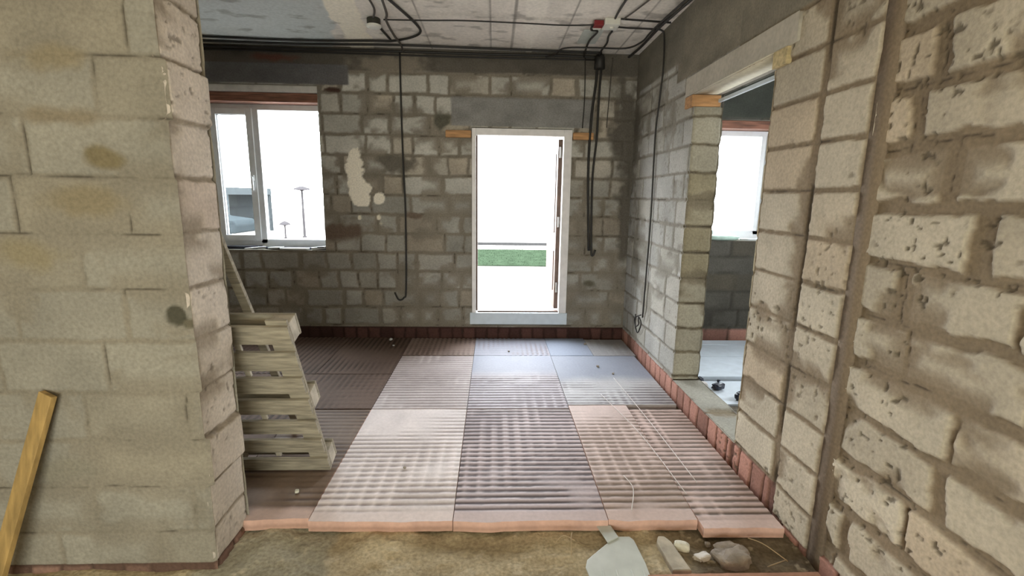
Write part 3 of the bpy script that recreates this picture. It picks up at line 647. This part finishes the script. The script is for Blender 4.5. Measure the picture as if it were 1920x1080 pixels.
cable([(1.02, 5.095, 2.93), (1.02, 5.095, 2.71), (.985, 5.095, 2.30), (.98, 5.095, 1.76), (1.02, 5.09, .98)], .013, 'thick black cable right of the door, the left one of the close pair', W_)
cable([(1.07, 5.09, 2.93), (1.055, 5.09, 2.55), (1.05, 5.09, 2.14), (1.025, 5.09, 1.71), (1.045, 5.085, 1.02), (1.065, 5.085, .93), (1.09, 5.08, .99)], .011, 'black cable right of the door, the right one of the close pair', W_)
cable([(.90, 5.10, 2.92), (.91, 5.10, 2.55), (.90, 5.10, 2.24)], .005, 'short thin cable ending above the right top corner of the door', W_)
cable([(1.18, 5.10, 2.92), (1.17, 5.10, 2.75), (1.155, 5.10, 2.40), (1.15, 5.10, 2.25)], .005, 'thin grey cable on the back wall right of the thick cables', W_, m='conduit')
cable([(1.428, 4.62, .40), (1.41, 4.55, .30), (1.42, 4.48, .33), (1.40, 4.43, .42), (1.42, 4.40, .36), (1.42, 4.50, .24), (1.41, 4.58, .36), (1.42, 4.42, .44)], .006, 'tangle of thin black cable at the foot of the right wall', W_)
thing_mb(MB().lathe([(.03, 0), (.055, .004), (.05, .10), (.04, .13)], (1.04, 5.06, 2.80), 12), 'cable_bundle', M['cable'], 'black clump of cable ends high on the back wall in the right corner', 'cable bundle', smooth=True)
# round junction box
r = tag(empty('junction_box', (-1.0, 4.31, ZC-.055)), 'round junction box on the ceiling with a white cover', 'junction box', 'ceiling junction boxes')
o = MB().lathe([(.050, 0), (.055, .010), (.055, .050), (.050, .054)], (0, 0, 0), 24).build('box_body', M['box_dark'], r, smooth=False, bevel=.002)
o = MB().lathe([(.040, -.020), (.060, -.012), (.063, 0), (.055, .004)], (0, 0, 0), 24).build('cover', M['box_white'], r)
# square box with red connector
r = tag(empty('junction_box', (.93, 4.21, ZC-.05)), 'white square junction box with a dark red connector on the ceiling', 'junction box', 'ceiling junction boxes')
MB().box(-.05, .075, -.07, .075, 0, .05).build('box_body', M['box_white'], r, bevel=.005)
MB().box(-.13, -.052, -.035, .04, .002, .042).build('connector', M['red'], r, bevel=.005)
MB().box(-.12, -.055, .042, .085, .004, .030).build('terminal', M['box_white'], r, bevel=.004)
MB().lathe([(.018, -.012), (.020, 0), (.02, .002)], (.02, 0, 0), 12).build('cable_gland', M['box_white'], r)
thing_mb(MB().box(.76, .93, 4.42, 4.78, ZC-.012, ZC-.001), 'cement_patch_plate', M['sheet'], 'pale grey plate on the ceiling between two cables near the red box', 'plate', bevel=.002)

# ------------------------------------------------------------------ things on window sills
def slab(cx_, cy_, z, lx, ly, h, rz, m, name, label, cat, group=None, seed=0, tilt=0.0):
    rng = random.Random(seed); P = []
    for k in range(9):
        a = 2*math.pi*k/9; c_, s_ = math.cos(a), math.sin(a)
        q = max(abs(c_), abs(s_)); x = c_/q*lx*rng.uniform(.80, 1); y = s_/q*ly*rng.uniform(.80, 1)
        P.append((x*math.cos(rz)-y*math.sin(rz), x*math.sin(rz)+y*math.cos(rz)))
    mb = MB().prism(P, 0, h, .96)
    mb.v = [(x+cx_, y+cy_, zz+z+tilt*(x+lx)) for x, y, zz in mb.v]
    return thing_mb(mb, name, M[m], label, cat, group, bevel=.002)
G = 'odd pieces lying on the left window sill'
slab(-2.72, 5.25, .947, .22, .045, .030, .1, 'film_dark', 'plastic_film', 'crumpled dark blue film at the left end of the window sill', 'film', G, 1)
slab(-2.10, 5.25, .947, .40, .035, .022, .02, 'film_dark', 'plastic_film', 'long dark blue film along the foot of the window frame', 'film', G, 2)
slab(-2.52, 5.155, .952, .11, .03, .014, .25, 'tile', 'tile_offcut', 'pale tile offcut tilted at the front of the sill, leftmost one', 'tile', G, 3, .08)
slab(-2.33, 5.20, .952, .09, .03, .016, .1, 'tile', 'tile_offcut', 'pale tile offcut second from the left on the window sill', 'tile', G, 4, .06)
slab(-2.12, 5.165, .95, .16, .035, .018, 0, 'tile', 'tile_offcut', 'longest pale offcut in the middle of the window sill', 'tile', G, 5)
slab(-1.87, 5.17, .95, .085, .04, .024, .2, 'tile', 'tile_offcut', 'pale offcut at the right end of the window sill', 'tile', G, 6, .1)
slab(-1.84, 5.16, .975, .05, .03, .012, .5, 'film_dark', 'plastic_film', 'small dark film scrap on the right end offcut', 'film', G, 7)
mb = MB().lathe([(.02, 0), (.15, .006), (.17, .03), (.13, .055), (.03, .062)], (0, 0, 0), 18); mb.v = [(x*1.25+2.50, y*.55+5.20, z+1.102) for x, y, z in mb.v]
thing_mb(mb, 'plastic_bag', M['green_bag'], 'flat pale green bag lying on the side room window sill', 'bag', smooth=True)
slab(2.85, 5.20, 1.102, .14, .05, .02, 0, 'tile', 'tile_offcut', 'pale offcut on the side room window sill right of the green bag', 'tile', None, 8)

# ------------------------------------------------------------------ rubble on the strip between the rooms
def lump(name, loc, size, seed, m, label, cat, group=None, rz=0, amp=.35, sub=3):
    bm = bmesh.new(); bmesh.ops.create_icosphere(bm, subdivisions=sub, radius=1)
    for v_ in bm.verts:
        p_ = v_.co; n_ = fbm(np.array([p_.x*1.3+5+p_.z]), np.array([p_.y*1.3+5-p_.z*.7]), seed, 3)[0]
        q = Vector((math.copysign(abs(p_.x)**.6, p_.x), math.copysign(abs(p_.y)**.6, p_.y), math.copysign(abs(p_.z)**.6, p_.z)))
        v_.co = Vector((q.x*size[0], q.y*size[1], q.z*size[2]))*(1+amp*(n_-.5)*2)*.62
    me = bpy.data.meshes.new(name); bm.to_mesh(me); bm.free(); me.materials.append(M[m])
    me.polygons.foreach_set('use_smooth', [sub > 3]*len(me.polygons))
    mz = min(v_.co.z for v_ in me.vertices)
    for v_ in me.vertices: v_.co.z -= mz
    o = bpy.data.objects.new(name, me); COL.objects.link(o); o.location = loc; o.rotation_euler = (0, 0, rz)
    return tag(o, label, cat, group)
G = 'pale chunks lying in front of the foam boards'
lump('plaster_chunk', (.885, 1.93, -.07), (.060, .035, .035), 5, 'plaster', 'cream coloured plaster chunk, the larger one right of the scoop', 'chunk', G, -.4, .2)
lump('plaster_chunk', (.955, 1.868, -.075), (.060, .032, .025), 6, 'foam_white', 'white crumpled chunk right below the cream one', 'chunk', G, .5, .6)
lump('mortar_lump', (1.10, 1.87, -.09), (.13, .09, .05), 7, 'stone', 'grey brown mortar lump right of the pale chunks', 'lump', None, .2, .5)
lump('stone_chip', (.80, 1.955, -.07), (.022, .016, .016), 8, 'stone', 'small dark stone chip left of the cream chunk', 'stone', 'small stones on the dirt strip', 0, .4, 2)
lump('stone_chip', (1.02, 1.955, -.07), (.020, .016, .016), 9, 'stone', 'small dark stone chip behind the mortar lump', 'stone', 'small stones on the dirt strip', 0, .4, 2)
mb = MB().prism([(-.040, -.10), (.042, -.11), (.034, .07), (.018, .11), (-.012, .115), (-.034, .08)], 0, .035)
a = .10; mb.v = [(x*math.cos(a)-y*math.sin(a)+.815, x*math.sin(a)+y*math.cos(a)+1.875, z-.07) for x, y, z in mb.v]
thing_mb(mb, 'wood_offcut', M['wood_end'], 'rounded pale offcut standing between the scoop and the white chunk', 'offcut', bevel=.006)
# sheet scoop with a neck
r = tag(empty('scoop', (.57, 1.8, -.045)), 'pale grey flat scoop with a narrow neck lying before the foam boards', 'scoop')
poly = [(-.135, -.20), (.105, -.20), (.110, .02), (.100, .165), (.085, .190), (.022, .190), (-.028, .150), (-.145, .045), (-.160, .0)]
MB().prism(poly, 0, .006).build('blade', M['sheet'], r, bevel=.002)
MB().prism([(-.030, .145), (.030, .180), (.012, .262), (-.058, .262)], .0062, .012).build('neck', M['sheet'], r, bevel=.002)
for k, xx in enumerate((-.09, -.03, .035, .085)): MB().box(xx-.004, xx+.004, -.19, -.02, .006, .011).build('rib', M['sheet'], r, bevel=.002)
for k, (p0, p1, p2, lab) in enumerate([((.36, 1.88, -.045), (.37, 1.95, -.02), (.385, 2.02, -.035), 'curved straw left of the scoop'), ((.30, 1.96, -.04), (.34, 1.99, -.03), (.39, 1.97, -.04), 'short straw lying across left of the scoop neck'),
                                       ((1.22, 1.97, -.04), (1.27, 1.92, -.035), (1.33, 1.83, -.05), 'long straw on the dark dirt at the right'), ((1.22, 1.80, -.05), (1.27, 1.81, -.04), (1.33, 1.84, -.05), 'straw crossing the dark dirt near the right wall')]):
    thing_mb(MB().tube([p0, p1, p2], .0022, 5, 5), 'straw', M['straw'], lab, 'straw', 'dry straws on the dirt strip', smooth=True)
for p0, p1, p2, lab in [((.86, 3.55, .006), (.98, 2.9, .007), (1.03, 2.25, .006), 'long white string on the foam boards, the left one of two'),
                        ((1.05, 3.9, .006), (1.10, 3.1, .006), (1.13, 2.35, .006), 'white string nearest the right wall on the foam boards'),
                        ((.70, 2.12, .006), (.76, 2.30, .006), (.74, 2.42, .008), 'short curled white string near the front edge of the foam boards')]:
    thing_mb(MB().tube([p0, p1, p2], .0022, 5, 6), 'string', M['string'], lab, 'string', 'white strings on the foam boards', smooth=True)
for k, (x, y, s_, m_, lab) in enumerate([(-1.03, 4.80, .018, 'tile', 'white crumb on the floor before the back wall, left of the door'), (-1.10, 5.0, .03, 'tile', 'white flake at the foot of the back wall'),
        (.16, 4.62, .018, 'stone', 'dark crumb on the bluish floor before the door'), (.97, 4.18, .022, 'stone', 'dark crumb on the smooth floor near the right wall'), (1.07, 4.0, .018, 'stone', 'dark crumb behind the white strings'),
        (-1.02, 2.30, .02, 'plaster', 'pale crumb at the foot of the pallet'), (-.50, 2.52, .014, 'stone', 'small dark crumb on the pale near foam board'), (.98, 4.86, .025, 'stone', 'dark clod by the far right corner')]):
    lump('crumb', (x, y, .0), (s_, s_*.8, s_*.6), 20+k, m_, lab, 'crumb', 'crumbs on the foam boards', k, .4, 2)
# black and white litter in the side room
G = 'litter on the side room floor'
for k, (x, y, sx_, sy_, h, m_, lab) in enumerate([(1.80, 3.86, .05, .04, .05, 'film_dark', 'black crumpled scrap just inside the side doorway'), (1.90, 3.74, .09, .05, .04, 'film_dark', 'black scrap behind the white strip inside the side doorway'),
        (2.02, 3.55, .13, .05, .05, 'film_dark', 'largest black scrap inside the side doorway'), (1.98, 3.90, .02, .02, .02, 'film_dark', 'tiny black crumb on the white dust of the side room'),
        (1.74, 3.72, .10, .025, .05, 'foam_white', 'white foam strip along the side doorway threshold, the farther one'), (1.74, 3.30, .04, .15, .05, 'foam_white', 'white foam strip along the side doorway threshold, the nearer one')]):
    lump('litter_scrap', (x, y, -.0345 if 3.42 < y < 3.95 else -.05), (sx_, sy_, h), 40+k, m_, lab, 'litter', G, .4, .6, 3)
thing_mb(MB().box(1.70, 3.0, 3.45, 3.93, -.055, -.035), 'foam_sheet', M['board_white'], 'thin white sheet under the litter in the side room', 'sheet', bevel=.003)

# ------------------------------------------------------------------ outside
tag(MB().box(-40, 40, D+.41, 60, -.50, -.30).build('ground', M['paving']), kind='structure')

thing_mb(MB().box(-1.2, 1.9, D+.405, D+1.9, -.30, .085), 'porch_slab', M['paving'], 'pale porch slab outside the open door', 'slab', bevel=.004)
thing_mb(MB().box(DX0, DX1, D+.13, D+.40, .135, .185), 'threshold_step', M['porch'], 'brown tiled threshold just outside the door frame', 'threshold', bevel=.004)
g = MB().box(-6, 14, 12.7, 16.6, -.30, -.27); rng = random.Random(4)
for k in range(2500):
    x, y = rng.uniform(-2, 4), rng.uniform(12.7, 16.6); hgt = rng.uniform(.008, .025); q = len(g.v)
    g.v += [(x-.008, y, -.27), (x+.008, y, -.27), (x+rng.uniform(-.02, .02), y+rng.uniform(-.02, .02), -.27+hgt)]; g.f.append((q, q+1, q+2))
tag(g.build('lawn', M['grass']), 'strip of green grass seen through the open door', 'grass', kind='stuff')
thing_mb(MB().box(-4, 14, 18.3, 18.45, -.30, -.20), 'kerb', M['kerb'], 'low kerb beyond the grass seen through the door', 'kerb')
# garden lamp
def lamp(x, y, h, s_, label):
    r = tag(empty('garden_lamp', (x, y, -.30)), label, 'garden lamp', 'garden lamps outside the left window')
    MB().lathe([(.09*s_, 0), (.09*s_, .04), (.05*s_, .06), (.045*s_, h-.1)], (0, 0, 0), 12).build('post', M['lamp_grey'], r, smooth=False)
    MB().lathe([(.06*s_, h-.10), (.12*s_, h-.08), (.36*s_, h-.06), (.30*s_, h-.0), (.12*s_, h+.07), (.02*s_, h+.09)], (0, 0, 0), 20).build('lamp_shade', M['lamp_grey'], r, smooth=False)
lamp(-8.07, 20.8, 2.05, 1.0, 'tall garden lamp with a flat cap outside the right pane of the window')
lamp(-8.62, 20.2, .62, .62, 'short garden lamp left of the tall one outside the window')
# parked car, low contrast behind the left pane
r = tag(empty('car', (-11.75, 19.4, -.30)), 'grey blue parked car seen through the left window pane', 'car')
prof = [(-1.9, .30), (1.95, .30), (2.0, .62), (1.9, .80), (1.0, .92), (.45, 1.38), (-.9, 1.42), (-1.55, .98), (-1.95, .88), (-2.0, .5)]
mb = MB(); k = len(prof)
mb.v = [(x, -.8, z) for x, z in prof]+[(x, .8, z) for x, z in prof]
mb.f = [tuple(range(k)), tuple(range(2*k-1, k-1, -1))]+[(i, i+k, (i+1) % k+k, (i+1) % k) for i in range(k)]
mb.build('body', M['car_paint'], r, bevel=.05)
MB().obox((-.85, -.82, .96), (1.0, 0, 0), (0, .012, 0), (.0, 0, .36)).obox((.2, -.82, .96), (.55, 0, 0), (0, .012, 0), (-.15, 0, .34)).build('side_window', M['car_glass'], r)
for xx in (-1.25, 1.25): MB().lathe([(.10, -.03), (.31, -.02), (.32, .18), (.1, .2)], (xx, -.84, .32), 20, 'y').build('wheel', M['tyre'], r)
r = tag(empty('carport', (-13.0, 22.5, -.30)), 'grey flat roofed carport behind the parked car', 'carport')
MB().box(-2, 2, -2.0, 2.0, 1.75, 2.05).build('roof', M['carport'], r)
for xx in (-1.9, 1.9):
    for yy in (-1.9, 1.9): MB().box(xx-.06, xx+.06, yy-.06, yy+.06, 0, 1.75).build('post', M['carport'], r)
MB().box(-2, 2, 1.9, 1.96, 0, 1.75).build('rear_panel', M['carport'], r)
